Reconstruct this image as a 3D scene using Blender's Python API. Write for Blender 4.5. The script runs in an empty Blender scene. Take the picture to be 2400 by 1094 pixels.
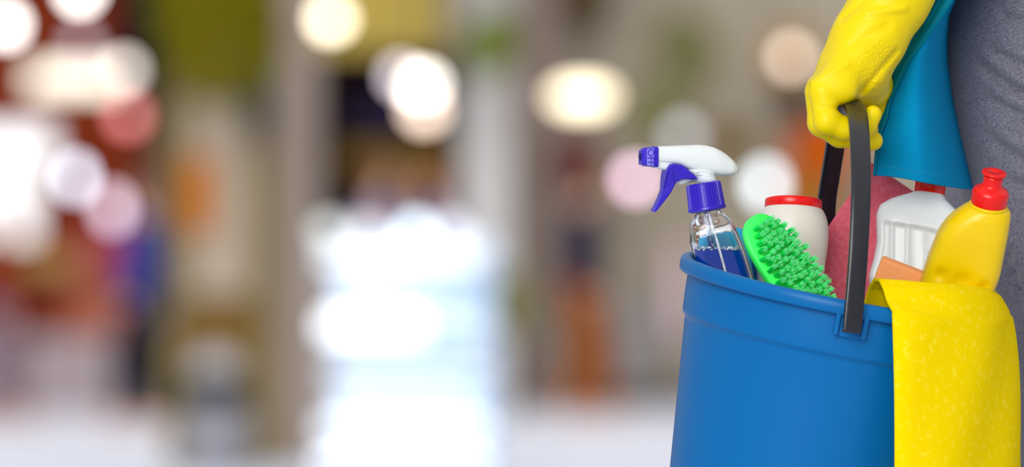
import bpy, math, random
import numpy as np
from mathutils import Vector, Matrix, Euler
random.seed(7); np.random.seed(7)
S = bpy.context.scene
COL = S.collection

# ------------------------------------------------------------------ camera, world, lights
F = 21333.0            # focal length in pixels of the 2400 px wide frame
H = 0.90               # camera height
AX = 676.0             # image row of the horizon
cam_d = bpy.data.cameras.new('camera'); cam = bpy.data.objects.new('camera', cam_d); COL.objects.link(cam)
cam.location = (0, 0, H); cam.rotation_euler = (math.pi/2, 0, 0)
cam_d.sensor_width = 36; cam_d.lens = 36*F/2400
cam_d.shift_y = (AX-547)/2400
cam_d.clip_start = 0.1; cam_d.clip_end = 300
cam_d.dof.use_dof = True; cam_d.dof.focus_distance = 7.98
cam_d.dof.aperture_fstop = 5.4
S.camera = cam
S.view_settings.view_transform = 'Standard'; S.view_settings.look = 'None'
S.view_settings.gamma = 1; S.view_settings.use_curve_mapping = False
S.view_settings.exposure = 0.0

w = bpy.data.worlds.new('world'); S.world = w; w.use_nodes = True
nt = w.node_tree; bg = nt.nodes['Background']
tc = nt.nodes.new('ShaderNodeTexCoord'); sx = nt.nodes.new('ShaderNodeSeparateXYZ'); cr = nt.nodes.new('ShaderNodeValToRGB')
nt.links.new(tc.outputs['Generated'], sx.inputs[0]); nt.links.new(sx.outputs['Z'], cr.inputs[0]); nt.links.new(cr.outputs[0], bg.inputs[0])
cr.color_ramp.elements[0].position = 0.0; cr.color_ramp.elements[0].color = (.42, .42, .44, 1)
cr.color_ramp.elements[1].position = 0.9; cr.color_ramp.elements[1].color = (1, 1, 1.02, 1)
bg.inputs[1].default_value = 0.84

def area(name, loc, target, sx_, sy_, power, col=(1, 1, 1)):
    l = bpy.data.lights.new(name, 'AREA'); l.shape = 'RECTANGLE'; l.size = sx_; l.size_y = sy_; l.energy = power; l.color = col
    o = bpy.data.objects.new(name, l); COL.objects.link(o); o.location = loc
    o.rotation_euler = (Vector(target)-Vector(loc)).to_track_quat('-Z', 'Y').to_euler()
    return o
area('key_light', (-1.1, 4.9, 2.7), (.32, 8, .9), 1.3, 1.3, 15, (1, .99, .97))
area('front_light', (-.35, 4.0, 1.5), (.35, 8, .9), .7, .9, 5, (1, 1, 1))
# unseen overhead area light, added to brighten the far floor
area('hall_fill_light', (0, 54, 6.9), (0, 54, 0), 18, 26, 700, (1, .97, .92))
# added soft sun from behind the camera, evens out hall and foreground
sl = bpy.data.lights.new('frontal_fill_sun', 'SUN'); sl.energy = 2.25; sl.angle = math.radians(32); sl.color = (1, .985, .96)
so = bpy.data.objects.new('frontal_fill_sun', sl); COL.objects.link(so); so.rotation_euler = Vector((.26, 1, -.30)).to_track_quat('-Z', 'Y').to_euler()

# ------------------------------------------------------------------ helpers
def lin(c):
    return tuple(((v/255)/12.92 if v/255 <= .04045 else ((v/255+.055)/1.055)**2.4) for v in c)
def mat(name, rgb, rough=.5, bump=None, spec=None, sss=0, metal=0, trans=0, ior=1.45, sheen=0, coat=0, emit=None, estr=0, vary=None):
    """bump=(scale, strength, distance[, detail]); vary=(scale, rgb2, lo, hi) mixes a second colour by noise"""
    m = bpy.data.materials.new(name); m.use_nodes = True
    n = m.node_tree.nodes; L = m.node_tree.links; b = n['Principled BSDF']
    b.inputs['Base Color'].default_value = (*lin(rgb), 1); b.inputs['Roughness'].default_value = rough
    b.inputs['Metallic'].default_value = metal; b.inputs['IOR'].default_value = ior
    b.inputs['Transmission Weight'].default_value = trans
    if spec is not None: b.inputs['Specular IOR Level'].default_value = spec
    if sss:
        b.inputs['Subsurface Weight'].default_value = sss; b.inputs['Subsurface Radius'].default_value = (.01, .008, .006)
        b.inputs['Subsurface Scale'].default_value = .6
    if sheen: b.inputs['Sheen Weight'].default_value = sheen
    if coat: b.inputs['Coat Weight'].default_value = coat; b.inputs['Coat Roughness'].default_value = .1
    if emit: b.inputs['Emission Color'].default_value = (*lin(emit), 1); b.inputs['Emission Strength'].default_value = estr
    t = n.new('ShaderNodeTexCoord')
    if vary:
        nz = n.new('ShaderNodeTexNoise'); nz.inputs['Scale'].default_value = vary[0]; nz.inputs['Detail'].default_value = 4
        L.new(t.outputs['Object'], nz.inputs['Vector'])
        if len(vary) > 4:
            mp = n.new('ShaderNodeMapping'); mp.inputs['Scale'].default_value = vary[4]
            L.new(t.outputs['Object'], mp.inputs[0]); L.new(mp.outputs[0], nz.inputs['Vector'])
        r = n.new('ShaderNodeValToRGB'); r.color_ramp.elements[0].position = vary[2]; r.color_ramp.elements[1].position = vary[3]
        r.color_ramp.elements[0].color = (*lin(rgb), 1); r.color_ramp.elements[1].color = (*lin(vary[1]), 1)
        L.new(nz.outputs['Fac'], r.inputs[0]); L.new(r.outputs[0], b.inputs['Base Color'])
    if bump:
        nz = n.new('ShaderNodeTexNoise'); nz.inputs['Scale'].default_value = bump[0]; nz.inputs['Detail'].default_value = bump[3] if len(bump) > 3 else 3
        bp = n.new('ShaderNodeBump'); bp.inputs['Strength'].default_value = bump[1]; bp.inputs['Distance'].default_value = bump[2]
        L.new(t.outputs['Object'], nz.inputs['Vector']); L.new(nz.outputs['Fac'], bp.inputs['Height']); L.new(bp.outputs[0], b.inputs['Normal'])
    return m

def link(o, parent=None):
    COL.objects.link(o)
    if parent is not None: o.parent = parent
    return o
def build(name, vf, m, parent=None, smooth=True, sub=0, solid=0, bevel=0):
    V, Fc = vf
    me = bpy.data.meshes.new(name); me.from_pydata([tuple(map(float, v)) for v in V], [], [tuple(map(int, f)) for f in Fc]); me.update()
    if m is not None: me.materials.append(m)
    if smooth:
        for p in me.polygons: p.use_smooth = True
    o = bpy.data.objects.new(name, me); link(o, parent)
    if parent is not None: o.matrix_parent_inverse = parent.matrix_basis.inverted()
    if solid:
        s = o.modifiers.new('solid', 'SOLIDIFY'); s.thickness = solid; s.offset = 0
    if bevel:
        b = o.modifiers.new('bevel', 'BEVEL'); b.width = bevel; b.segments = 3; b.limit_method = 'ANGLE'; b.angle_limit = math.radians(35)
    if sub:
        s = o.modifiers.new('sub', 'SUBSURF'); s.levels = sub; s.render_levels = sub
    return o
def thing(name, label, cat, loc=(0, 0, 0), group=None):
    o = bpy.data.objects.new(name, None); COL.objects.link(o); o.location = loc; o.empty_display_size = .05
    tag(o, label, cat, group); return o
def tag(o, label, cat, group=None, kind=None):
    o['label'] = label; o['category'] = cat
    if group: o['group'] = group
    if kind: o['kind'] = kind
    return o
def struct(o): o['kind'] = 'structure'; return o

def P(px, py, Y):
    """world point seen at that image place, at distance Y from the camera plane"""
    return np.array([(px-1200)/F*Y, Y, H+(AX-py)/F*Y])
def box(c, s, R=None):
    c = np.array(c, float); h = np.array(s, float)/2
    V = np.array([[i, j, k] for i in (-1, 1) for j in (-1, 1) for k in (-1, 1)])*h
    if R is not None: V = V @ np.array(R).T
    V = V+c
    return V, [(0, 1, 3, 2), (4, 6, 7, 5), (0, 4, 5, 1), (2, 3, 7, 6), (0, 2, 6, 4), (1, 5, 7, 3)]
def join(*ms):
    V = []; Fc = []; n = 0
    for v, f in ms:
        V.append(np.array(v, float)); Fc += [tuple(i+n for i in q) for q in f]; n += len(v)
    return np.vstack(V), Fc
def xf(vf, M):
    V = np.array(vf[0], float); M = np.array(M)
    return V @ M[:3, :3].T+M[:3, 3], vf[1]
def ring(c, a1, r1, a2, r2, N=48, p=2.0, ph=0):
    t = np.arange(N)/N*2*math.pi+ph
    co, si = np.cos(t), np.sin(t)
    x = np.sign(co)*np.abs(co)**(2/p)*r1; y = np.sign(si)*np.abs(si)**(2/p)*r2
    return np.array(c)+x[:, None]*np.array(a1)+y[:, None]*np.array(a2)
def loft(rings, cap0=True, cap1=True, closed=False):
    N = len(rings[0]); V = np.vstack(rings); Fc = []
    n = len(rings)
    for i in range(n if closed else n-1):
        a = i*N; b = ((i+1) % n)*N
        for j in range(N):
            k = (j+1) % N
            Fc.append((a+j, a+k, b+k, b+j))
    if not closed:
        if cap0: Fc.append(tuple(reversed(range(N))))
        if cap1: Fc.append(tuple(range((n-1)*N, n*N)))
    return V, Fc
def lathe(prof, N=64, c=(0, 0, 0), cap0=False, cap1=False, closed=False):
    c = np.array(c, float)
    return loft([ring(c+np.array([0, 0, z]), (1, 0, 0), r, (0, 1, 0), r, N) for r, z in prof], cap0, cap1, closed)
def tube(pts, r, N=10, caps=True):
    pts = [np.array(p, float) for p in pts]; rs = r if hasattr(r, '__len__') else [r]*len(pts)
    rings = []; up = np.array([0.13, .2, .97])
    for i, p in enumerate(pts):
        d = pts[min(i+1, len(pts)-1)]-pts[max(i-1, 0)]; d /= np.linalg.norm(d)
        a = np.cross(d, up)
        if np.linalg.norm(a) < .1: a = np.cross(d, [1, 0, 0])
        a /= np.linalg.norm(a); b = np.cross(a, d)
        rings.append(ring(p, a, rs[i], b, rs[i], N))
    return loft(rings, caps, caps)
def smooth_path(pts, n):
    """Catmull-Rom through the points"""
    pts = np.array(pts, float); P_ = np.vstack([2*pts[0]-pts[1], pts, 2*pts[-1]-pts[-2]]); out = []
    for s in np.linspace(0, len(pts)-1-1e-6, n):
        i = int(s); t = s-i; a, b, c, d = P_[i:i+4]
        out.append(.5*((2*b)+(-a+c)*t+(2*a-5*b+4*c-d)*t*t+(-a+3*b-3*c+d)*t**3))
    return np.array(out)
def grid(fn, nu, nv):
    V = [fn(i/(nu-1), j/(nv-1)) for j in range(nv) for i in range(nu)]
    Fc = [(j*nu+i, j*nu+i+1, (j+1)*nu+i+1, (j+1)*nu+i) for j in range(nv-1) for i in range(nu-1)]
    return np.array(V), Fc
def rotm(axis, deg): return np.array(Matrix.Rotation(math.radians(deg), 3, axis))

# ---- blended bodies: a distance field of round cones and ellipsoids turned into one skin
def nets(V, org, h):
    s = V < 0
    n = V.shape
    c = [s[i:n[0]-1+i, j:n[1]-1+j, k:n[2]-1+k] for i in (0, 1) for j in (0, 1) for k in (0, 1)]
    any_ = np.logical_or.reduce(c); all_ = np.logical_and.reduce(c)
    m = any_ & ~all_
    idx = -np.ones(m.shape, int); cells = np.argwhere(m); idx[m] = np.arange(len(cells))
    acc = np.zeros((len(cells), 3)); cnt = np.zeros(len(cells))
    for ax in range(3):
        o = [a for a in range(3) if a != ax]
        for u in (0, 1):
            for v in (0, 1):
                c0 = cells.copy(); c0[:, o[0]] += u; c0[:, o[1]] += v
                c1 = c0.copy(); c1[:, ax] += 1
                a = V[tuple(c0.T)]; b = V[tuple(c1.T)]
                cr_ = (a < 0) != (b < 0)
                t = np.where(cr_, a/np.where(cr_, a-b, 1), 0)
                q = c0.astype(float); q[:, ax] += t
                acc[cr_] += q[cr_]; cnt[cr_] += 1
    verts = acc/cnt[:, None]*h+org
    faces = []
    for ax in range(3):
        o = [(ax+1) % 3, (ax+2) % 3]
        sl0 = [slice(1, n[a]-1) for a in range(3)]; sl0[ax] = slice(0, n[ax]-1)
        sl1 = list(sl0); sl1[ax] = slice(1, n[ax])
        A = s[tuple(sl0)]; B = s[tuple(sl1)]
        e = np.argwhere(A != B)
        inside = A[tuple(e.T)]
        base = e.copy(); base[:, o[0]] += 1; base[:, o[1]] += 1
        def cell(du, dv):
            q = base.copy(); q[:, o[0]] -= du; q[:, o[1]] -= dv
            return idx[tuple(q.T)]
        q = np.stack([cell(1, 1), cell(0, 1), cell(0, 0), cell(1, 0)], 1)
        q[~inside] = q[~inside][:, ::-1]
        faces.append(q)
    return verts, np.vstack(faces)
def field(prims, k, X, Y, Z):
    D = None
    for p in prims:
        if p[0] == 'c':
            _, a, b, ra, rb = p[:5]; kk = p[5] if len(p) > 5 else k
            a = np.array(a, float); b = np.array(b, float); ab = b-a; L2 = max(ab @ ab, 1e-12)
            t = np.clip(((X-a[0])*ab[0]+(Y-a[1])*ab[1]+(Z-a[2])*ab[2])/L2, 0, 1)
            d = np.sqrt((X-a[0]-t*ab[0])**2+(Y-a[1]-t*ab[1])**2+(Z-a[2]-t*ab[2])**2)-(ra+(rb-ra)*t)
        else:
            _, c, r = p[:3]; kk = p[3] if len(p) > 3 else k
            d = (np.sqrt(((X-c[0])/r[0])**2+((Y-c[1])/r[1])**2+((Z-c[2])/r[2])**2)-1)*min(r)
        if D is None: D = d
        else:
            h_ = np.clip(.5+.5*(D-d)/kk, 0, 1)
            D = D*(1-h_)+d*h_-kk*h_*(1-h_)
    return D
def blob(prims, h, k, cut=None, disp=None, pad=.02):
    lo = np.full(3, 1e9); hi = np.full(3, -1e9)
    for p in prims:
        if p[0] == 'c':
            for q, r in ((p[1], p[3]), (p[2], p[4])): lo = np.minimum(lo, np.array(q)-r); hi = np.maximum(hi, np.array(q)+r)
        else: lo = np.minimum(lo, np.array(p[1])-p[2]); hi = np.maximum(hi, np.array(p[1])+p[2])
    lo -= pad; hi += pad
    n = np.ceil((hi-lo)/h).astype(int)+1
    X, Y, Z = np.meshgrid(*[lo[i]+h*np.arange(n[i]) for i in range(3)], indexing='ij')
    D = field(prims, k, X, Y, Z)
    if disp is not None: D = D+disp(X, Y, Z)
    if cut is not None: D = np.maximum(D, cut(X, Y, Z))
    return nets(D, lo, h)

# ------------------------------------------------------------------ materials, foreground
M = {}
M['bucket'] = mat('blue_plastic', (0, 98, 162), .36, spec=.22, bump=(60, .04, .002))
M['handle'] = mat('black_plastic', (20, 22, 30), .3, bump=(400, .12, .0006), spec=.7)
M['white_pl'] = mat('white_plastic', (216, 221, 223), .3, sss=.15)
M['jar'] = mat('cream_plastic', (214, 208, 200), .38, sss=.15)
M['violet'] = mat('violet_plastic', (48, 28, 178), .28)
M['violet_l'] = mat('pale_violet_relief', (128, 122, 214), .45)
M['red'] = mat('red_plastic', (222, 14, 8), .28)
M['yellow_pl'] = mat('yellow_plastic', (224, 190, 0), .3, spec=.35, sss=.1)
M['pink'] = mat('rose_cloth', (206, 86, 106), .9, bump=(900, .3, .0006), vary=(260, (218, 106, 124), .4, .7))
M['felt'] = mat('yellow_felt', (234, 204, 0), .95, bump=(700, .5, .001, 6), spec=.05, vary=(150, (240, 218, 50), .55, .78))
M['orange'] = mat('orange_sponge', (255, 168, 106), .9, bump=(1100, .9, .001))
M['bluesp'] = mat('light_blue_sponge', (40, 178, 226), .9, bump=(900, .8, .001))
M['glass'] = mat('clear_plastic', (250, 252, 255), .03, trans=1, ior=1.42)
M['liquid'] = mat('blue_liquid', (0, 84, 226), .05, trans=.6, ior=1.33)
M['tube_glint'] = mat('tube_glint_plastic', (235, 240, 250), .35)  # white of the dip tube, doubling as the bottle's reflection line
M['green'] = mat('green_plastic', (60, 250, 100), .3, sss=.2)
M['apron'] = mat('turquoise_cloth', (0, 132, 182), .9, bump=(1500, .25, .0004), spec=.1)
M['hem'] = mat('turquoise_hem', (0, 116, 142), .9, bump=(1500, .25, .0004), spec=.1)
M['stitch'] = mat('stitching', (60, 165, 200), .8)
M['marl'] = mat('grey_marl', (74, 74, 90), .95, bump=(900, .5, .0008), sheen=.2, vary=(520, (132, 130, 142), .35, .68, (1, 1, 2.6)))
M['skin'] = mat('skin', (214, 164, 138), .5, sss=.2)
M['hair'] = mat('brown_hair', (60, 38, 26), .6)
M['shoe'] = mat('dark_shoe', (40, 40, 46), .6)

def glove_mat():
    m = mat('yellow_rubber', (228, 203, 0), .42, spec=.25, bump=(22, .35, .006, 2))
    n = m.node_tree.nodes; L = m.node_tree.links; b = n['Principled BSDF']
    t = n.new('ShaderNodeTexCoord')
    vo = n.new('ShaderNodeTexVoronoi'); vo.inputs['Scale'].default_value = 420; L.new(t.outputs['Object'], vo.inputs['Vector'])
    # the gripping texture lies on the palm side only
    c = P(2085, 165, 7.96)
    vs = n.new('ShaderNodeVectorMath'); vs.operation = 'DISTANCE'; vs.inputs[1].default_value = c; L.new(t.outputs['Object'], vs.inputs[0])
    mr = n.new('ShaderNodeMapRange'); mr.inputs['From Min'].default_value = .026; mr.inputs['From Max'].default_value = .038
    mr.inputs['To Min'].default_value = .55; mr.inputs['To Max'].default_value = 0; L.new(vs.outputs['Value'], mr.inputs['Value'])
    bp = n.new('ShaderNodeBump'); bp.inputs['Distance'].default_value = .0012
    old = [q for q in n if q.type == 'BUMP' and q != bp][0]
    L.new(mr.outputs[0], bp.inputs['Strength']); L.new(vo.outputs['Distance'], bp.inputs['Height']); L.new(old.outputs[0], bp.inputs['Normal'])
    L.new(bp.outputs[0], b.inputs['Normal'])
    return m
M['glove'] = glove_mat()

# ------------------------------------------------------------------ bucket
BC = P(1975, 668, 8.0)
BR = rotm('Y', 11) @ rotm('X', 5.6)
R0 = .1444
BM = np.eye(4); BM[:3, :3] = BR; BM[:3, 3] = BC
def bk(x, y, z): return BR @ np.array([x, y, z])+BC
bucket = thing('bucket', 'blue plastic bucket full of cleaning supplies, carried by its black handle', 'bucket', tuple(bk(0, 0, -.27)))
def rb(z): return .1372+.096*z     # outer wall radius by depth below the rim
prof = [(rb(-.012), -.012), (rb(-.03)+.001, -.03), (rb(-.046)+.0015, -.046), (rb(-.0490)+.0014, -.0490), (rb(-.0500)-.0006, -.0500), (rb(-.054)-.001, -.054), (rb(-.1)-.001, -.1), (rb(-.16)-.001, -.16), (rb(-.22)-.001, -.22),
        (rb(-.262), -.262), (rb(-.27)-.004, -.27), (.09, -.27), (.085, -.266), (.03, -.266), (.0005, -.266),
        (.0005, -.263), (.1, -.263), (rb(-.258)-.004, -.258), (rb(-.2)-.0035, -.2), (rb(-.1)-.0035, -.1), (rb(-.03)-.003, -.03), (rb(-.004)-.003, -.004)]
build('bucket_body', xf(lathe(prof, 128), BM), M['bucket'], bucket)
prof = [(rb(0)-.0032, -.010), (rb(0)-.0030, -.002), (rb(0)-.0012, .0000), (rb(0)+.002, .0006), (R0-.002, -.0002), (R0-.0004, -.002), (R0, -.006), (R0-.0003, -.0112), (R0-.0012, -.0128), (R0-.002, -.0125), (rb(0)+.0022, -.0105), (rb(0)-.001, -.0118)]
build('rim', xf(lathe(prof, 160, closed=True), BM), M['bucket'], bucket)
# lugs that hold the handle, front and back
def lug(phi):
    c, s = math.cos(phi), math.sin(phi)
    Rz = np.array([[c, -s, 0], [s, c, 0], [0, 0, 1]])
    parts = []
    for sx_ in (-1, 1):
        parts.append(box((sx_*.0122, -(R0-.0058), -.0205), (.0042, .0102, .0200)))
    parts.append(box((0, -(R0-.0075), -.0215), (.022, .004, .0205)))
    V, Fc = join(*parts); V = V @ Rz.T
    return xf((V, Fc), BM)
build('handle_lug', lug(math.radians(3.6)), M['bucket'], bucket, smooth=False, bevel=.0008)
build('handle_lug', lug(math.radians(180+2)), M['bucket'], bucket, smooth=False, bevel=.0008)
# handle strap
hp = [(1996, 780, 7.8475), (1999, 745, 7.8475), (2006, 670, 7.8485), (2013, 570, 7.852), (2017.5, 460, 7.863), (2017, 370, 7.883), (2013, 300, 7.912), (2007, 262, 7.942), (1997, 244, 7.972),
      (1986, 238, 8.002), (1976, 246, 8.034), (1967, 270, 8.066), (1961, 310, 8.09), (1956, 350, 8.105), (1945, 420, 8.125), (1937, 480, 8.136), (1936, 560, 8.143), (1941, 622, 8.146), (1945, 650, 8.147)]
path = smooth_path([P(*p) for p in hp], 90)
rings = []
for i, p in enumerate(path):
    d = path[min(i+1, 89)]-path[max(i-1, 0)]; d /= np.linalg.norm(d)
    wv = np.array([1, .22, 0.0]); wv -= d*(wv @ d); wv /= np.linalg.norm(wv); nv = np.cross(wv, d)
    q = np.clip(min(i, 89-i)/60, 0, 1)
    rings.append(ring(p, wv, .0082+.0011*q, nv, .0027+.0006*math.sin(i/89*math.pi), 28, 5))
# thicker pin heads at both ends
build('handle', loft(rings), M['handle'], bucket)

# ------------------------------------------------------------------ silhouettes -> bottles
def interp(pts, h): return np.interp(h, [p[0] for p in pts], [p[1] for p in pts])
def sil(O, theta, pts):
    """image outline points -> (height, side) pairs in the tilted bottle frame, metres"""
    u = np.array([math.sin(theta), -math.cos(theta)]); r = np.array([math.cos(theta), math.sin(theta)])
    q = sorted(((np.array(p)-O) @ u*.000375, (np.array(p)-O) @ r*.000375) for p in pts)
    return q
def bottle_rings(O, theta, Y, Lp, Rp, hs, ratio, power, lean=0, yaw=0, N=64):
    O = np.array(O, float); Ls = sil(O, theta, Lp); Rs = sil(O, theta, Rp)
    Rm = rotm('Y', math.degrees(theta)) @ rotm('X', lean)
    B = P(O[0], O[1], Y); out = []
    for h in hs:
        l, r = interp(Ls, h), interp(Rs, h); c = (l+r)/2; w_ = (r-l)/2
        ra = ratio(h, w_) if callable(ratio) else w_*ratio
        pw = power(h) if callable(power) else power
        rg = ring((c, 0, h), (1, 0, 0), w_, (0, 1, 0), ra, N, pw)
        out.append(rg @ Rm.T+B)
    return out, Rm, B
def smoothstep(a, b, x):
    t = np.clip((x-a)/(b-a), 0, 1); return t*t*(3-2*t)

# yellow detergent bottle -------------------------------------------------
th = math.radians(9); O = (2314, 492)
Lp = [(2276, 486), (2268, 462), (2246, 483), (2212, 524), (2196, 557), (2178, 602), (2161, 649), (2140, 720), (2128, 800), (2120, 960)]
Rp = [(2352, 497), (2368, 488), (2371, 500), (2366, 540), (2356, 590), (2347, 640), (2327, 700), (2306, 760), (2296, 820), (2285, 960)]
Lq = sil(np.array(O), th, Lp); Rq = sil(np.array(O), th, Rp)
hs = np.concatenate([np.linspace(-.165, -.02, 26), np.linspace(-.017, .006, 10)])
hL = [(-.175, -.040), (-.12, -.0465), (-.062, -.0472), (-.04, -.0445), (-.016, -.0395), (-.004, -.0340), (.004, -.0280), (.010, -.0225), (.0135, -.0188), (.0150, -.0158)]
hR = [(-.175, .002), (-.12, .0100), (-.07, .0165), (-.045, .0208), (-.01, .0214), (.008, .0212), (.0125, .0198), (.0140, .0180), (.0150, .0158)]
Rm = rotm('Y', 9) @ rotm('X', 21); B = P(O[0]-4, O[1]+27, 7.957)
yb = thing('detergent_bottle', 'yellow plastic bottle with red push-pull cap, leaning against the grey trousers', 'bottle', tuple(B+Rm @ np.array([-.03, 0, -.17])))
rings = []
for h in np.concatenate([np.linspace(-.172, -.02, 40), np.linspace(-.016, .0150, 22)]):
    l, r = interp(hL, h), interp(hR, h)
    dep = np.interp(h, [-.172, -.165, -.04, -.01, .006, .0125, .0150], [.018, .022, .024, .0225, .0200, .0180, .0155])
    pw = np.interp(h, [-.04, -.0, .0150], [3.6, 3.0, 2.0])
    rings.append(ring(((l+r)/2, 0, h), (1, 0, 0), (r-l)/2, (0, 1, 0), dep, 96, pw) @ Rm.T+B)
V, Fc = loft(rings)
# pressed-in grip dimples on the front face
for dx, dz in ((-.0322, -.0477), (-.0119, -.0488), (.0077, -.053)):
    c = Rm @ np.array([dx, -.024, dz])+B
    d = np.linalg.norm((V-c)*np.array([1, .6, 1]), axis=1)
    V = V+(Rm @ np.array([0, 1, 0]))[None, :]*(.0034*np.exp(-(d/.0052)**2))[:, None]
build('bottle_body', (V, Fc), M['yellow_pl'], yb, sub=1)
def capl(prof, Rm, B, N=64, **k): return xf(lathe(prof, N, **k), np.vstack([np.column_stack([Rm, B]), [0, 0, 0, 1]]))
build('neck_ring', capl([(.0160, .0125), (.0171, .0140), (.0171, .0158), (.0160, .0166), (.0145, .0168)], Rm, B), M['yellow_pl'], yb)
cp = build('push_pull_cap', capl([(.0150, 0.0152), (.0158, 0.0162), (.0160, 0.0188), (.0164, 0.0265), (.0160, 0.0284), (.0146, 0.0304), (.0118, 0.0321), (.0094, 0.0334), (.0086, 0.0350), (.0086, 0.0410), (.0088, 0.0435)], Rm, B, cap0=True, cap1=True), M['red'], yb)
build('pull_top', capl([(.0084, 0.0432), (.0098, 0.0438), (.0108, 0.0447), (.0111, 0.0458), (.0107, 0.0467), (.009, 0.0472), (.004, 0.0471), (.0035, 0.0464), (.0006, 0.0464)], Rm, B, cap0=True, cap1=True), M['red'], cp)

# white bottle with ribbed label area ------------------------------------
Rw = rotm('Y', 7) @ rotm('X', -6); Bw = P(2178, 458, 8.086)
wb = thing('bleach_bottle', 'white plastic bottle with ribbed waist under the apron hem', 'bottle', tuple(Bw+Rw @ np.array([-.03, 0, -.2])))
hL = [(-.22, -.042), (-.10, -.0400), (-.078, -.0452), (-.062, -.0425), (-.048, -.0415), (-.032, -.0436), (-.022, -.0448), (-.0135, -.0425), (-.007, -.034), (-.002, -.0225), (.002, -.0125)]
hR = [(-.22, .036), (-.10, .0360), (-.078, .0400), (-.062, .0375), (-.048, .0365), (-.032, .0385), (-.0165, .0330), (-.008, .0225), (-.002, .0150), (.002, .0125)]
hs = np.concatenate([np.linspace(-.215, -.035, 40), np.linspace(-.032, .003, 18)])
def label_dent(x, z, l, r):
    top = -.028-.10*(x-l)*.5 - .9*(max(0, x-.0))**1.4
    m = smoothstep(0, .004, top-z)*smoothstep(l+.004, l+.010, x)*smoothstep(r-.003, r-.010, x) if r-.003 > r-.010 else 1
    m = smoothstep(0, .0035, top-z)*smoothstep(l+.003, l+.009, x)*(1-smoothstep(r-.009, r-.003, x))*smoothstep(-.095, -.09, z)
    rib = 0
    for xc in (-.0275, -.0135, .0005, .0145):
        rib = max(rib, math.exp(-((x-xc+.10*(z+.06))/.0016)**2))
    return m*(.0042-.0026*rib)
rings = []
for h in np.concatenate([np.linspace(-.215, -.10, 8), np.linspace(-.098, .003, 60)]):
    l, r = interp(hL, h), interp(hR, h)
    dep = np.interp(h, [-.215, -.03, -.015, -.005, .003], [.021, .021, .018, .0145, .0125])
    pw = np.interp(h, [-.03, -.01, .003], [3.0, 2.5, 2.0])
    rg = ring(((l+r)/2, 0, h), (1, 0, 0), (r-l)/2, (0, 1, 0), dep, 200, pw)
    for q in rg:
        if q[1] < -.004: q[1] += label_dent(q[0], h, l, r)
    rings.append(rg @ Rw.T+Bw)
build('bottle_body', loft(rings), M['white_pl'], wb)
build('bottle_cap', capl([(.0125, .0015), (.0137, .0022), (.0137, .016), (.0128, .0178), (.0008, .018)], Rw, Bw, cap0=True), M['red'], wb)

# scouring powder jar ------------------------------------------------------
Rj = rotm('Y', 2.5) @ rotm('X', -8); Bj = P(1859, 490, 8.052)
jar = thing('powder_jar', 'off-white jar with a wide flat red lid, behind the green brush', 'jar', tuple(Bj+Rj @ np.array([0, 0, -.15])))
build('jar_body', capl([(.001, -.15), (.026, -.15), (.029, -.145), (.0295, -.08), (.0295, -.058), (.0302, -.048), (.0318, -.036), (.0325, -.024), (.0318, -.013), (.0296, -.0055), (.0268, -.0008), (.0255, .001), (.02, .0012)], Rj, Bj, 72, cap0=True, cap1=True), M['jar'], jar, sub=1)
build('lid', capl([(.0249, .0002), (.0254, .0006), (.0252, .0072), (.0246, .0084), (.022, .0092), (.0008, .0094)], Rj, Bj, 72, cap0=True), M['red'], jar)

# rose sheet ------------------------------------------------------------------
a = P(1902, 516, 8.110); b = P(2042, 381, 8.118); c = P(2190, 482, 8.122)
ex = (c-b); ex *= .13/np.linalg.norm(ex); ey = a-b; ey -= ex*(ey @ ex)/(ex @ ex); ey *= .13/np.linalg.norm(ey)
nn = np.cross(ex, ey); nn /= np.linalg.norm(nn)
def f(u, v):
    q = b+ex*u+ey*v+nn*(.0012*math.sin(3*u+2*v)); q[1] -= max(0, .925-q[2])*.22
    return q
o = build('cleaning_cloth', grid(f, 24, 24), M['pink'], solid=.0035, bevel=.0008)
tag(o, 'rose pink square cleaning cloth standing on its corner behind the bottles', 'cloth')

# orange sponge ----------------------------------------------------------------
def soft_box(c, s, R, m, name, bev, parent=None):
    return build(name, box(c, s, R), m, parent, smooth=True, bevel=bev)
Rs = rotm('Y', 21) @ rotm('X', 14)
o = soft_box(P(2111, 640, 7.995)+Rs @ np.array([.006, .004, -.022]), (.052, .016, .058), Rs, M['orange'], 'sponge', .0018)
tag(o, 'orange sponge corner poking out between the white bottle and the yellow cloth', 'sponge')

# light blue sponge behind the spray bottle
def f_sponge():
    rings = []
    Rb = rotm('Y', -8)
    Bc = P(1686, 535, 8.042)
    for h in np.linspace(0, 1, 16):
        z = -.10*(1-h); w_ = .024*(1-.0*h); 
        q = 1 if h < .8 else math.sqrt(max(0.0, 1-((h-.8)/.2)**2))*.55+.45
        rings.append(ring((0, 0, z), (1, 0, 0), w_*(.6+.4*q) if h > .8 else w_, (0, 1, 0), .014*q, 40, 2.6) @ Rb.T+Bc)
    return loft(rings)
o = build('sponge', f_sponge(), M['bluesp'], sub=1)
tag(o, 'light blue sponge standing behind the transparent spray bottle', 'sponge')

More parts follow.
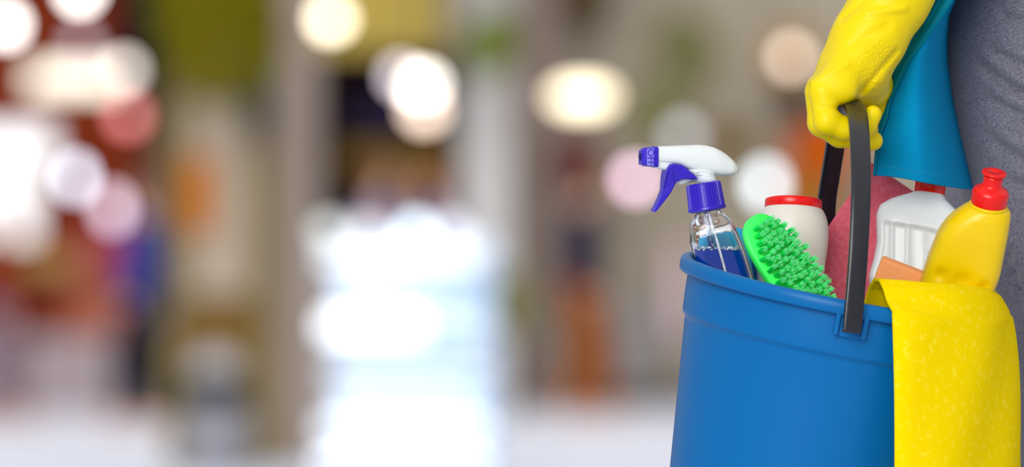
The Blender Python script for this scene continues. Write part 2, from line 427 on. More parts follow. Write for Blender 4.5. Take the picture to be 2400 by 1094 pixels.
# ------------------------------------------------------------------ spray bottle
Rp_ = rotm('Y', -9.5); Bp = P(1660, 497, 7.99)
spray = thing('spray_bottle', 'clear spray bottle with blue liquid and white trigger head in the bucket', 'spray bottle', tuple(Bp+Rp_ @ np.array([.01, 0, -.16])))
hL = [(-.165, -.022), (-.0358, -.0203), (-.025, -.0207), (-.0075, -.0180), (-.0045, -.0166), (-.0025, -.0135), (-.001, -.0115), (0, -.011)]
hR = [(-.165, .031), (-.0636, .030), (-.037, .0261), (-.0216, .0226), (-.0113, .0194), (-.0050, .0155), (-.0025, .0128), (-.001, .0115), (0, .011)]
def sb_ring(h, off, N=64):
    l, r = interp(hL, h)+off, interp(hR, h)-off
    wv = (r-l)/2
    pw = np.interp(h, [-.02, -.003], [4.2, 2.0])
    return ring(((l+r)/2, 0, h), (1, 0, 0), wv, (0, 1, 0), min(wv*.95, .0185), N, pw, ph=0)
HS = np.concatenate([np.linspace(-.164, -.04, 14), np.linspace(-.036, .0, 14), [.006, .012]])
outer = [sb_ring(h, 0) @ Rp_.T+Bp for h in HS]
inner = [sb_ring(h, .0011) @ Rp_.T+Bp for h in HS[::-1] if h > -.16]
inner.append(sb_ring(-.161, .0011) @ Rp_.T+Bp)
body = loft(outer+inner, True, True)
build('bottle_body', body, M['glass'], spray)
build('neck_flange', capl([(.0112, .0005), (.0158, .0010), (.0163, .0022), (.0158, .0034), (.0112, .0036)], Rp_, Bp, 48), M['glass'], spray)
# liquid, its surface level with the ground
LZ = P(1690, 584, 7.99)[2]
rings = []
n_ = 20
for h in np.linspace(-.160, -.028, n_):
    rg = (sb_ring(h, .0016)*np.array([1, .84, 1])) @ Rp_.T+Bp
    rings.append(rg)
V, Fc = loft(rings)
V[:, 2] = np.minimum(V[:, 2], LZ)
build('blue_liquid', (V, Fc), M['liquid'], spray, smooth=False)
# froth on the liquid
bm = []
for i in range(230):
    a_ = random.random()*2*math.pi; q = 1.0 if random.random() < .8 else random.random()
    h0 = (LZ-Bp[2])/math.cos(math.radians(9.5))
    l, r = interp(hL, h0)+.003, interp(hR, h0)-.003
    ca, sa = math.cos(a_), math.sin(a_)
    x = (l+r)/2+(r-l)/2*q*np.sign(ca)*abs(ca)**.5; y = min((r-l)/2*.95, .0185)*q*np.sign(sa)*abs(sa)**.5
    p = Rp_ @ np.array([x, y, h0])+Bp; p[2] = LZ+random.uniform(-.0008, .0022)
    rr = random.uniform(.0004, .0011)
    bm.append(lathe([(rr*.5, -rr*.85), (rr*.9, -rr*.4), (rr, 0), (rr*.85, rr*.5), (rr*.45, rr*.88)], 8, p, True, True))
build('froth', join(*bm), mat('froth', (225, 235, 248), .15, trans=.4), spray)
# dip tube, set forward to imitate a white reflection line, and pump stem
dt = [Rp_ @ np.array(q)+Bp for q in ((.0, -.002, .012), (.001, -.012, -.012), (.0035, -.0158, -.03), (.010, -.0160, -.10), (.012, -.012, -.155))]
build('dip_tube_glint', tube(smooth_path(dt, 30), .0012, 12), M['tube_glint'], spray)
st = [Rp_ @ np.array(q)+Bp for q in ((-.002, 0, .02), (-.002, 0, -.032))]
build('pump_stem', tube(st, .0026, 16), M['glass'], spray)
# ribbed collar
col = []
Rc = rotm('Y', -8.6); Bk = P(1652.5, 459, 7.99)
for z, r in ((-.0128, .0166), (-.0120, .0170), (-.0102, .0168), (-.0096, .0160), (.0098, .0151), (.0112, .0146), (.0116, .0135), (.0116, .004)):
    N = 216; t = np.arange(N)/N*2*math.pi
    rr = r+(.00035*np.sign(np.sin(36*t))*(1 if -.0098 < z < .0113 and r > .014 else 0))
    rg = np.stack([rr*np.cos(t), rr*np.sin(t), np.full(N, z)], 1)
    col.append(rg @ Rc.T+Bk)
build('screw_collar', loft(col), M['violet'], spray, smooth=False)
# white head
yawM = rotm('Z', 14)
HO = P(1650, 400, 7.99)
def hd(px, py, y):
    """side-view point of the trigger head, turned a little towards the camera"""
    q = np.array([(px-1650)*.000375*1.03, y, (400-py)*.000375])
    return yawM @ q+HO
top = [(1530, 343.5), (1560, 342.5), (1600, 340.5), (1637, 339), (1655, 340.5), (1672, 345), (1690, 353.5), (1705, 364), (1717, 375), (1726, 385), (1731, 393.5)]
bot = [(1530, 383), (1560, 384), (1590, 387), (1606, 395), (1622, 402), (1645, 406), (1670, 409), (1690, 412), (1708, 411.5), (1722, 408), (1731, 401.5)]
rings = []
for x in np.concatenate([np.linspace(1531, 1715, 34), np.linspace(1718, 1731, 8)]):
    t_ = np.interp(x, [p[0] for p in top], [p[1] for p in top]); b_ = np.interp(x, [p[0] for p in bot], [p[1] for p in bot])
    hw = np.interp(x, [1531, 1560, 1600, 1680, 1715, 1726, 1731], [.0068, .0078, .0095, .0105, .0085, .0055, .003])
    N = 40; t = np.arange(N)/N*2*math.pi
    cz = (t_+b_)/2; rz = (b_-t_)/2
    rg = []
    for a_ in t:
        ca, sa = math.cos(a_), math.sin(a_); p_ = 3.0
        yy = np.sign(ca)*abs(ca)**(2/p_)*hw*(1.0-.22*max(0, sa)); zz = np.sign(sa)*abs(sa)**(2/p_)*rz
        rg.append(hd(x, cz-zz, yy))
    rings.append(np.array(rg))
head = loft(rings)
nk = []
for py, l, r, hw in ((398, 1608, 1684, .0095), (404, 1615, 1679, .0105), (410, 1622, 1675, .0108), (418, 1628, 1678, .0108), (428, 1629, 1682, .0112)):
    nk.append(np.array([hd((l+r)/2+(r-l)/2*math.cos(a_), py, hw*math.sin(a_)) for a_ in np.arange(36)/36*2*math.pi]))
barrel = []
for x, t_, b_, hw in ((1528, 372, 392, .0052), (1545, 374, 396, .0056), (1562, 378, 401, .0058), (1585, 384, 400, .005)):
    barrel.append(np.array([hd(x, (t_+b_)/2-(b_-t_)/2*np.sign(math.sin(a_))*abs(math.sin(a_))**.6, hw*np.sign(math.cos(a_))*abs(math.cos(a_))**.6) for a_ in np.arange(28)/28*2*math.pi]))
V, Fc = join(head, loft(nk), loft(barrel))
build('trigger_head', (V, Fc), M['white_pl'], spray)
# moulded oval on the neck
rg = []
for i in range(40):
    a_ = i/40*2*math.pi
    rg.append(hd(1641+math.copysign(abs(math.cos(a_))**.5, math.cos(a_))*18, 406+math.sin(a_)*3.6, -.0101))
rg.append(rg[0]); build('moulded_oval', tube(rg, .0004, 6), M['white_pl'], spray)
# nozzle
def rect_ring(x, t_, b_, hw, n=20, p=6): 
    return np.array([hd(x, (t_+b_)/2-(b_-t_)/2*np.sign(math.sin(a_))*abs(math.sin(a_))**(2/p), hw*np.sign(math.cos(a_))*abs(math.cos(a_))**(2/p)) for a_ in (np.arange(n*2)+.5)/(n*2)*2*math.pi])
nzz = [rect_ring(1537, 343.5, 392, .0086), rect_ring(1530, 343, 393, .0088), rect_ring(1529, 345, 391.5, .0084), rect_ring(1508, 346, 390, .0082), rect_ring(1505, 348, 388, .0075), rect_ring(1500, 353, 386, .0058)]
noz = build('nozzle', loft(nzz), M['violet'], spray, smooth=False)
hole = [np.array([hd(1499.6-d_, 368+r_*math.sin(a_), r_*.000375*math.cos(a_)) for a_ in np.arange(24)/24*2*math.pi]) for d_, r_ in ((0, 9), (1.2, 9), (1.2, 6), (-2, 5))]
build('nozzle_orifice', loft(hole), mat('orifice', (20, 12, 90), .4), noz)
pl = [hd(1527, 348.5, -.00825), hd(1510, 350, -.0081), hd(1510, 388, -.0081), hd(1527, 389, -.00825)]
dy = yawM @ np.array([0, -.0005, 0])
V = pl+[q+dy for q in pl]
build('side_plate', (np.array(V), [(3, 2, 1, 0), (4, 5, 6, 7), (0, 1, 5, 4), (1, 2, 6, 5), (2, 3, 7, 6), (3, 0, 4, 7)]), M['violet_l'], noz, smooth=False)
# raised word OFF reading down the side plate
def text_mesh(body_, size, depth, m, name, parent, origin, ux, uy):
    cu = bpy.data.curves.new(name, 'FONT'); cu.body = body_; cu.size = size; cu.extrude = depth; cu.align_x = 'CENTER'; cu.align_y = 'CENTER'
    to = bpy.data.objects.new(name, cu); COL.objects.link(to)
    dg = bpy.context.evaluated_depsgraph_get(); me = bpy.data.meshes.new_from_object(to.evaluated_get(dg))
    V = np.array([v.co[:] for v in me.vertices]); Fc = [tuple(p.vertices) for p in me.polygons]
    bpy.data.objects.remove(to)
    ux = np.array(ux)/np.linalg.norm(ux); uy = np.array(uy)/np.linalg.norm(uy); uz = np.cross(ux, uy)
    return build(name, (origin+V[:, :1]*ux+V[:, 1:2]*uy+V[:, 2:]*uz, Fc), m, parent, smooth=False)
c_ = (pl[0]+pl[1]+pl[2]+pl[3])/4+dy
text_mesh('OFF', .0082, .0004, M['violet'], 'raised_lettering', noz, c_, pl[2]-pl[1], pl[0]-pl[1])
# trigger lever
tr = [(1564, 385), (1558.6, 393), (1555, 405), (1553, 419), (1549.5, 444), (1543, 462), (1535, 479), (1527.5, 492), (1529, 496.5), (1533, 497), (1541, 488), (1553, 473), (1564, 459), (1571, 448), (1577, 436), (1582, 427), (1593, 421), (1606, 420), (1619, 420.5), (1630, 419), (1618, 407), (1608, 398.6), (1600, 391), (1590, 386), (1575, 384)]
def plate(pts, hw0):
    n = len(pts); c0 = np.mean(pts, axis=0); V = []
    lev = [(-1, .90), (-.8, 1.0), (.8, 1.0), (1, .90)]
    for s_, k_ in lev:
        for i, p in enumerate(pts):
            a_ = np.array(pts[i-1]); b_ = np.array(pts[(i+1) % n]); t_ = b_-a_; t_ = t_/np.linalg.norm(t_)
            nrm = np.array([t_[1], -t_[0]])
            q = np.array(p)-nrm*(0 if k_ == 1 else -1.2)
            V.append(hd(q[0], q[1], s_*hw0(p)))
    Fc = []
    for l_ in range(3):
        for i in range(n): Fc.append((l_*n+i, l_*n+(i+1) % n, (l_+1)*n+(i+1) % n, (l_+1)*n+i))
    Fc += [tuple(range(n-1, -1, -1)), tuple(range(3*n, 4*n))]
    return V, Fc
build('trigger', plate(tr, lambda p: .0062 if p[1] > 425 else .0098), M['violet'], spray, smooth=False, bevel=.0006)
build('piston', tube([hd(1590, 424, 0), hd(1624, 417, 0)], .0034, 16), M['white_pl'], spray)

# ------------------------------------------------------------------ green scrubbing brush
Lb = np.array([.566, 0, -.824]); Nb = np.array([.50, -.79, .35]); Nb -= Lb*(Nb @ Lb); Nb /= np.linalg.norm(Nb); Wb = np.cross(Nb, Lb)
Cb = P(1853, 641, 7.943)
brush = thing('scrubbing_brush', 'bright green scrubbing brush with translucent bristle tufts facing outwards', 'brush', tuple(Cb))
def bl(l, w_, n_): return Cb+Lb*l+Wb*w_+Nb*n_
hl, hw = .060, .0250
rings = []
for s_, n_ in ((.90, -.008), (.97, -.006), (1.0, -.002), (1.0, .0005), (.96, .0018)):
    N = 80; rings.append(np.array([bl(hl*s_*math.copysign(abs(math.cos(a_))**.72, math.cos(a_)), hw*s_*math.copysign(abs(math.sin(a_))**.72, math.sin(a_)), n_) for a_ in np.arange(N)/N*2*math.pi]))
build('brush_block', loft(rings), M['green'], brush)
def brist_mat():
    m = bpy.data.materials.new('bristle'); m.use_nodes = True; n = m.node_tree.nodes; L = m.node_tree.links; b = n['Principled BSDF']
    at = n.new('ShaderNodeAttribute'); at.attribute_name = 'tip'
    r = n.new('ShaderNodeValToRGB'); r.color_ramp.elements[0].position = .75; r.color_ramp.elements[0].color = (*lin((10, 246, 92)), 1)
    r.color_ramp.elements[1].position = 1; r.color_ramp.elements[1].color = (*lin((104, 250, 160)), 1)
    L.new(at.outputs['Fac'], r.inputs[0]); L.new(r.outputs[0], b.inputs['Base Color'])
    b.inputs['Roughness'].default_value = .6; b.inputs['Specular IOR Level'].default_value = .2; b.inputs['Subsurface Weight'].default_value = .3; b.inputs['Subsurface Radius'].default_value = (.004, .006, .004); b.inputs['Subsurface Scale'].default_value = 1
    return m
bm_ = brist_mat()
def tuft_mesh(seed):
    rnd = random.Random(seed); V = []; Fc = []; T = []
    for i in range(60):
        a_ = rnd.random()*2*math.pi; q = math.sqrt(rnd.random())
        x0, y0 = .0016*q*math.cos(a_), .0016*q*math.sin(a_); sp = rnd.uniform(1.2, 2.0); L_ = rnd.uniform(.0128, .0152)
        jx, jy = rnd.gauss(0, .00035), rnd.gauss(0, .00035); b0 = len(V)
        for k_, (f_, rr) in enumerate(((0, .00026), (.6, .00022), (1, .00012))):
            x = x0*(1+(sp-1)*f_)+jx*f_*f_; y = y0*(1+(sp-1)*f_)+jy*f_*f_
            for j in range(4):
                V.append((x+rr*math.cos(j*math.pi/2), y+rr*math.sin(j*math.pi/2), L_*f_)); T.append(f_)
        for k_ in range(2):
            for j in range(4):
                Fc.append((b0+k_*4+j, b0+k_*4+(j+1) % 4, b0+k_*4+4+(j+1) % 4, b0+k_*4+4+j))
        Fc.append((b0+8, b0+9, b0+10, b0+11))
    me = bpy.data.meshes.new('bristle_tuft'); me.from_pydata(V, [], Fc); me.materials.append(bm_)
    at = me.attributes.new('tip', 'FLOAT', 'POINT'); at.data.foreach_set('value', T)
    for p in me.polygons: p.use_smooth = True
    return me
tm = [tuft_mesh(i) for i in range(5)]
Rt = Matrix([[Wb[i], Lb[i], Nb[i]] for i in range(3)]).to_4x4()
cnt = 0
for i in range(-12, 13):
    for j in range(-4, 5):
        l = i*.0062; w_ = (j+(i % 2)*.5)*.0070
        if (abs(l/(hl*.93))**2.6+abs(w_/(hw*.92))**2.6) > 1: continue
        o = bpy.data.objects.new('bristle_tuft', tm[(i*7+j*3) % 5]); COL.objects.link(o); o.parent = brush
        tilt = Matrix.Rotation(random.gauss(0, .07), 4, 'X') @ Matrix.Rotation(random.gauss(0, .07), 4, 'Y') @ Matrix.Rotation(random.random()*6, 4, 'Z')
        o.matrix_parent_inverse = brush.matrix_basis.inverted()
        o.matrix_basis = Matrix.Translation(Vector(bl(l, w_, .0012))) @ Rt @ tilt
        cnt += 1
assert cnt < 140, cnt

# ------------------------------------------------------------------ yellow felt cloth over the rim
def cloth_pt(u, v):
    phi_out = math.radians(16+u*92); phi_in = math.radians(9+u*95)
    hc = np.interp(u, [0, .1, .35, .6, .8, 1], [.0205, .0225, .0255, .0245, .021, .016])
    rc = np.interp(u, [0, .3, 1], [.112, .116, .120])
    if v < .42:
        # inside the bucket up to the crest and over the rim
        t = v/.42
        pr = [(rc-.012, -.055), (rc-.010, -.02), (rc-.006, hc-.010), (rc+.001, hc-.001), (rc+.010, hc+.0005), (rc+.019, hc-.005), (rc+.027, hc-.0145), (R0+.0055, -.0005)]
        s_ = t*(len(pr)-1); i = min(int(s_), len(pr)-2); q = s_-i
        r = pr[i][0]*(1-q)+pr[i+1][0]*q; z = pr[i][1]*(1-q)+pr[i+1][1]*q
        ph = phi_in*(1-t**1.5)+phi_out*t**1.5
        return bk(r*math.sin(ph), -r*math.cos(ph), z)
    t = (v-.42)/.58
    e = bk((R0+.0055)*math.sin(phi_out), -(R0+.0055)*math.cos(phi_out), -.0005)
    drop = .215*t
    outx = .0095*(1-math.exp(-drop/.03))*(.05+.95*u**2); 
    wav = .0022*math.sin(u*9+.8)*smoothstep(0, .5, t)+.0012*math.sin(u*17+drop*30)
    x = e[0]+outx+wav*math.sin(phi_out)+drop*.010*(1-u); y = e[1]-wav*math.cos(phi_out)-.001-.012*smoothstep(0, .2, drop)*(1-u*.6)*.5
    if u < .07:      # the turned-back left edge
        k_ = (1-u/.07); y += .0050*k_**2; 
    return np.array([x, y, e[2]-drop])
V, Fc = grid(cloth_pt, 90, 120)
o = build('cleaning_cloth', (V, Fc), M['felt'], solid=.0032, bevel=0)
tag(o, 'bright yellow felt cloth draped over the right side of the bucket rim', 'cloth')

# ------------------------------------------------------------------ the person
PX, PY = .50, 8.30        # body axis on the floor; faces the left of the picture
person = thing('person', 'person in grey marl clothes, turquoise apron and yellow rubber glove carrying a bucket', 'person', (PX, PY, 0))
def Q(x, y, z): return np.array([PX+x, PY+y, z])
# -y is the near side; -x is forward. Near (left) arm carries the bucket.
wr = P(2036, 92, 8.0); el = P(2262, -330, 8.06)
shL = Q(.02, -.17, 1.43); shR = Q(.02, .18, 1.43)
body = [('c', Q(.02, -.065, .98), Q(.04, -.065, .62), .070, .052), ('c', Q(.04, -.065, .62), Q(.02, -.078, .10), .050, .034),
        ('c', Q(.0, .105, .98), Q(.0, .11, .55), .075, .052), ('c', Q(.0, .11, .55), Q(.02, .095, .10), .050, .034),
        ('c', Q(.02, -.085, .05), Q(-.13, -.09, .035), .034, .028), ('c', Q(.02, .095, .05), Q(-.13, .10, .035), .034, .028),
        ('e', Q(.02, .02, 1.02), (.10, .14, .12)), ('e', Q(.01, 0, 1.18), (.095, .135, .16)), ('e', Q(.01, 0, 1.35), (.105, .16, .14)),
        ('c', shL, el, .048, .036), ('c', el, wr+np.array([.02, 0, .03]), .036, .027),
        ('c', shR, Q(.03, .24, 1.14), .048, .036), ('c', Q(.03, .24, 1.14), Q(-.06, .23, .92), .034, .024),
        ('e', Q(-.075, .23, .86), (.018, .035, .05), .02),
        ('c', Q(.01, 0, 1.44), Q(-.01, 0, 1.56), .055, .05), ('e', Q(-.015, 0, 1.66), (.092, .075, .115), .03), ('e', Q(-.09, 0, 1.60), (.03, .035, .035), .03), ('c', Q(-.105, 0, 1.655), Q(-.122, 0, 1.635), .009, .012, .015)]
for i in range(4): body.append(('c', Q(-.08, .205+.017*i, .84), Q(-.095+.01*i, .205+.017*i, .765+.006*abs(i-1)), .010, .008, .008))
body.append(('c', Q(-.07, .20, .87), Q(-.11, .19, .80), .012, .009, .01))
for s_ in (-1, 1): body.append(('e', Q(.0, s_*.076, 1.65), (.02, .009, .03), .008))
build('body', blob(body, .010, .03), M['skin'], person)
hair = [('e', Q(.01, 0, 1.69), (.10, .086, .11)), ('c', Q(.09, 0, 1.66), Q(.10, 0, 1.50), .035, .02)]
build('hair', blob(hair, .01, .03, cut=lambda X, Y, Z: -(X-(PX-.055)+.25*(1.72-Z))), M['hair'], person)
for s_ in (-1, 1):
    build('eye', lathe([(.002, -.009), (.008, -.004), (.0095, 0), (.008, .004), (.002, .009)], 16, Q(-.098, s_*.03, 1.665), True, True), mat('eye', (40, 30, 25), .2), person)
build('mouth', blob([('c', Q(-.112, -.018, 1.592), Q(-.112, .018, 1.592), .005, .005)], .0025, .004), mat('lips', (176, 92, 88), .4), person)
for s_ in (-1, 1): build('eyebrow', tube([Q(-.092, s_*.045, 1.686), Q(-.101, s_*.03, 1.692), Q(-.103, s_*.016, 1.688)], .0028, 8), M['hair'], person)
# trousers: near thigh is what the photograph shows. outline of its front edge, by image row
TH = [(-120, 2262), (0, 2236), (37, 2220), (91, 2216), (146, 2219), (219, 2230), (270, 2240), (318, 2252), (366, 2264), (440, 2282), (520, 2304), (600, 2326), (700, 2350), (800, 2378), (1000, 2398), (1200, 2404)]
YL = 8.235  # 
pr = []
for i in range(len(TH)-1):
    (ya, xa), (yb_, xb) = TH[i], TH[i+1]
    ra = np.interp(ya, [-120, 100, 500, 1200], [.112, .108, .094, .078]); r2 = np.interp(yb_, [-120, 100, 500, 1200], [.112, .108, .094, .078])
    A_ = P(xa, ya, YL); A_[0] += ra; B_ = P(xb, yb_, YL); B_[0] += r2
    pr.append(('c', A_, B_, ra, r2, .02))
low = pr[-1][2]
pr += [('c', low, np.array([PX+.01, 8.225, .12]), .078, .06, .03), ('c', Q(-.0, .115, .98), Q(.0, .11, .55), .108, .078, .03), ('c', Q(0, .11, .55), Q(.01, .10, .12), .078, .06, .03), ('e', Q(.03, .02, 1.03), (.125, .175, .12), .03)]
def crease(X, Y, Z):
    px = 1200+(X/Y)*F; py = AX-(Z-H)/Y*F
    d = 0
    for (x0, y0), (x1, y1), amp, wd in (((2310, 95), (2420, 165), 0.0063, 9), ((2270, 120), (2420, 235), 0.0076, 11), ((2290, 205), (2430, 290), 0.0054, 12), ((2300, 300), (2430, 395), 0.0065, 12), ((2345, 420), (2440, 440), 0.0054, 12), ((2350, 520), (2400, 700), 0.0054, 14), ((2330, 20), (2430, 60), 0.0040, 9)):
        t_ = np.clip((px-x0)/(x1-x0), 0, 1); yy = y0+(y1-y0)*t_**.8
        d = d+amp*np.exp(-((py-yy)/wd)**2)*smoothstep(0, .35, (px-x0)/(x1-x0))
        d = d-.6*amp*np.exp(-((py-yy+wd*2.1)/(wd*1.2))**2)*smoothstep(0, .35, (px-x0)/(x1-x0))
    return d*(Y < YL)
build('trousers', blob(pr, .005, .03, cut=lambda X, Y, Z: np.maximum(.13-Z, Z-1.24), disp=crease), M['marl'], person)
shirt = [('e', Q(.02, 0, 1.10), (.13, .172, .10)), ('e', Q(.01, 0, 1.22), (.115, .155, .17)), ('e', Q(.01, 0, 1.37), (.118, .172, .13)), ('c', shL, shL*.65+el*.35, .062, .056), ('c', shR, Q(.03, .22, 1.30), .062, .056)]
build('shirt', blob(shirt, .010, .03, cut=lambda X, Y, Z: np.maximum(Z-1.485, 1.20-Z)), M['marl'], person)
for s_, yy in ((-1, -.075), (1, .10)):
    build('shoe', blob([('c', Q(.03, yy, .05), Q(-.14, yy-.005, .04), .048, .040), ('c', Q(.02, yy, .07), Q(.02, yy, .11), .045, .045)], .008, .02, cut=lambda X, Y, Z: .002-Z), M['shoe'], person)

# rubber glove on the carrying hand
gp = []
cuff = P(2205, -235, 8.045)
gp.append(('c', wr, P(2088, -5, 8.01), .0310, .0330)); gp.append(('c', P(2088, -5, 8.01), cuff, .0330, .046))
gp.append(('c', P(1996, 158, 7.998), wr, .0292, .0308, .012))
Yk = (7.960, 7.984, 8.010, 8.034)
for i, y in enumerate(Yk):
    k0 = P(1929-(0, 6, 6, 2)[i], 216-(0, 4, 6, 4)[i], y)
    gp.append(('c', P(2004, 140, 7.978+i*.014), k0, .0190, .0125, .012))
gp.append(('c', P(2040, 172, 7.985), P(2044, 208, 8.02), .0125, .0155, .014))     # heel of the palm
gp.append(('c', P(1978, 212, 7.963), P(1988, 208, 8.02), .0112, .0110, .014))
# fingers: knuckle, two bends and tip (image place, distance) with radii
fing = [[(1930, 224, 7.961, .0122), (1938, 284, 7.956, .0115), (1976, 300, 7.960, .0100), (2030, 296, 7.966, .0088), (2046, 268, 7.968, .0080)],
        [(1921, 220, 7.985, .0128), (1926, 288, 7.984, .0120), (1968, 316, 7.986, .0108), (2028, 326, 7.988, .0095), (2046, 330, 7.990, .0088)],
        [(1921, 218, 8.010, .0130), (1926, 288, 8.010, .0122), (1970, 314, 8.010, .0110), (2015, 318, 8.010, .0095), (2036, 305, 8.008, .0085)],
        [(1925, 218, 8.034, .0125), (1930, 290, 8.036, .0118), (1975, 306, 8.036, .0105), (2015, 305, 8.036, .0092), (2034, 288, 8.034, .0082)]]
main = list(gp)
for fg in fing:
    for a_, b_ in zip(fg[:-1], fg[1:]):
        main.append(('c', P(*a_[:3]), P(*b_[:3]), a_[3], b_[3], .0035))
th_ = [(2040, 150, 8.02, .018), (2056, 205, 8.045, .0135), (2054, 245, 8.052, .0115), (2040, 280, 8.056, .0095)]
for a_, b_ in zip(th_[:-1], th_[1:]): main.append(('c', P(*a_[:3]), P(*b_[:3]), a_[3], b_[3], .006))
def gfold(X, Y, Z):
    px = 1200+X/Y*F; py = AX-(Z-H)/Y*F
    d = 0
    for (x0, y0), (x1, y1), amp, wd in (((1900, 190), (1985, 150), -.0022, 9), ((1990, 110), (2080, 60), .0018, 11), ((2020, 215), (2100, 120), .0022, 7), ((2030, 30), (2120, 20), -.0022, 9), ((1925, 252), (1975, 256), .0016, 5), ((1975, 45), (2050, -20), .002, 7)):
        L2 = (x1-x0)**2+(y1-y0)**2; t_ = np.clip(((px-x0)*(x1-x0)+(py-y0)*(y1-y0))/L2, 0, 1)
        d = d+amp*np.exp(-(((px-x0-t_*(x1-x0))**2+(py-y0-t_*(y1-y0))**2)/wd**2))
    return d*(Y < 8.0)
ax_ = (cuff-P(2095, -5, 8.01)); ax_ /= np.linalg.norm(ax_)
build('rubber_glove', blob(main, .0016, .012, cut=lambda X, Y, Z: (X-cuff[0])*ax_[0]+(Y-cuff[1])*ax_[1]+(Z-cuff[2])*ax_[2]-.0, disp=gfold), M['glove'], person)

# apron --------------------------------------------------------------------------
LE = [(-260, 2325), (-100, 2238), (0, 2176), (55, 2146), (99, 2120), (146, 2092), (186, 2078), (234, 2066), (278, 2066), (320, 2056), (380, 2051), (412, 2048)]
_sp = smooth_path([(0, 0, 8.044), (.15, .17, 8.034), (.3, .34, 8.029), (.45, .50, 8.034), (.58, .66, 8.058), (.7, .80, 8.098), (.85, .93, 8.165), (1, 1.02, 8.245)], 400)
SEC = np.stack([np.linspace(0, 1, 201)]+[np.interp(np.linspace(0, 1, 201), _sp[:, 0], _sp[:, k]) for k in (1, 2)], 1)
def apron_pt(u, v):
    hem = 412+32*smoothstep(0, 1, u*1.15)
    py = -260+(hem+260)*v
    xl = np.interp(py if py < 412 else 412, [p[0] for p in LE], [p[1] for p in LE])
    xr = np.interp(py, [p[0] for p in TH], [p[1] for p in TH])+7
    if py < -120: xr = 2262+7
    xr = max(xr, xl+25)
    q_ = SEC[min(int(u*200), 199)]*(1-(u*200-int(u*200)))+SEC[min(int(u*200)+1, 200)]*(u*200-int(u*200)); s_ = q_[1]
    Y = q_[2]
    Y += .003*math.sin(u*7+1)*v
    Y = Y+(1-v)*.02*(1-u)
    return P(xl+(xr-xl)*s_, py, Y)
ap = build('apron', grid(apron_pt, 60, 90), M['apron'], person, solid=.0009, sub=1)
def hem_pt(u, v):
    py = -260+672*v
    xl = np.interp(py, [p[0] for p in LE], [p[1] for p in LE])
    wd = np.interp(py, [-260, 0, 99, 186, 278, 340, 412], [74, 61, 50, 36, 16, 6, 5])
    q = apron_pt(min(1, wd*u/150*.9), (py+260)/672)
    Yb = q[1]-.0030-.003*math.sin(u*math.pi)*smoothstep(420, 0, py)
    return P(xl+(wd)*u-2, py, Yb)
hm = build('side_hem', grid(hem_pt, 12, 90), M['hem'], ap, solid=.0008)
st_ = []
for i in range(96):
    v0 = .38+i*.0063
    a_ = hem_pt(.80, min(v0, 1)); b_ = hem_pt(.80, min(v0+.0042, 1)); a_[1] -= .0007; b_[1] -= .0007
    if v0 < 1: st_.append(tube([a_, b_], .00022, 5))
for i in range(70):
    u0 = .02+i*.0105
    a_ = apron_pt(min(u0, .8), .966); b_ = apron_pt(min(u0+.007, .8), .966); a_[1] -= .0007; b_[1] -= .0007
    if u0 < .78: st_.append(tube([a_, b_], .00022, 5))
build('stitching', join(*st_), M['stitch'], ap)
tie = [Q(.012-.118*math.cos(a_), -.163*math.sin(a_)  , 1.23) for a_ in np.linspace(-2.6, 2.6, 40)]
rg = [ring(p, (0, 0, 1), .016, np.array([-(math.cos(a_)), -math.sin(a_), 0]), .003, 10, 4) for p, a_ in zip(tie, np.linspace(-2.6, 2.6, 40))]
build('apron_tie', loft(rg), M['apron'], ap)

# ------------------------------------------------------------------ the hall behind
def bm(name, rgb, rough=.75, spec=.08, **k): return mat(name, rgb, rough, spec=spec, **k)
DW = 70.0
def wx(px, d): return (px-1200)/F*d
def wz(py, d): return H+(AX-py)/F*d
def slab(name, px0, px1, py0, py1, d, thick, m, parent=None, bevel=0, smooth=False):
    """an upright block whose front face spans those image columns and rows at distance d"""
    x0, x1 = wx(px0, d), wx(px1, d); z0, z1 = wz(py1, d), wz(py0, d)
    return build(name, box(((x0+x1)/2, d+thick/2, (z0+z1)/2), (x1-x0, thick, z1-z0)), m, parent, smooth=smooth, bevel=bevel)
def slabz(name, px0, px1, z0, z1, d, thick, m, parent=None, bevel=0):
    x0, x1 = wx(px0, d), wx(px1, d)
    return build(name, box(((x0+x1)/2, d+thick/2, (z0+z1)/2), (x1-x0, thick, z1-z0)), m, parent, smooth=False, bevel=bevel)

fl = mat('pale_stone_floor', (216, 219, 230), .8, spec=.0, vary=(1.2, (204, 206, 218), .4, .7))
struct(build('floor', box((0, 38, -.05), (30, 84, .1)), fl, smooth=False))
wall_m = mat('taupe_wall', (168, 157, 138), .7, vary=(1.5, (154, 143, 126), .4, .7))
struct(build('wall_back', box((0, DW+.6, 3.5), (30, .2, 7)), wall_m, smooth=False))
struct(build('wall_left', box((-14.9, 58, 3.5), (.2, 26, 7)), wall_m, smooth=False))
struct(build('wall_right', box((14.9, 58, 3.5), (.2, 26, 7)), wall_m, smooth=False))
struct(build('ceiling', box((0, 69.5, 7.05), (30, 5, .1)), mat('ceiling_white', (225, 222, 215), .8), smooth=False))
struct(slabz('baseboard_back', -3300, 5700, 0, .14, DW+.45, .04, bm('baseboard_grey', (120, 112, 105))))

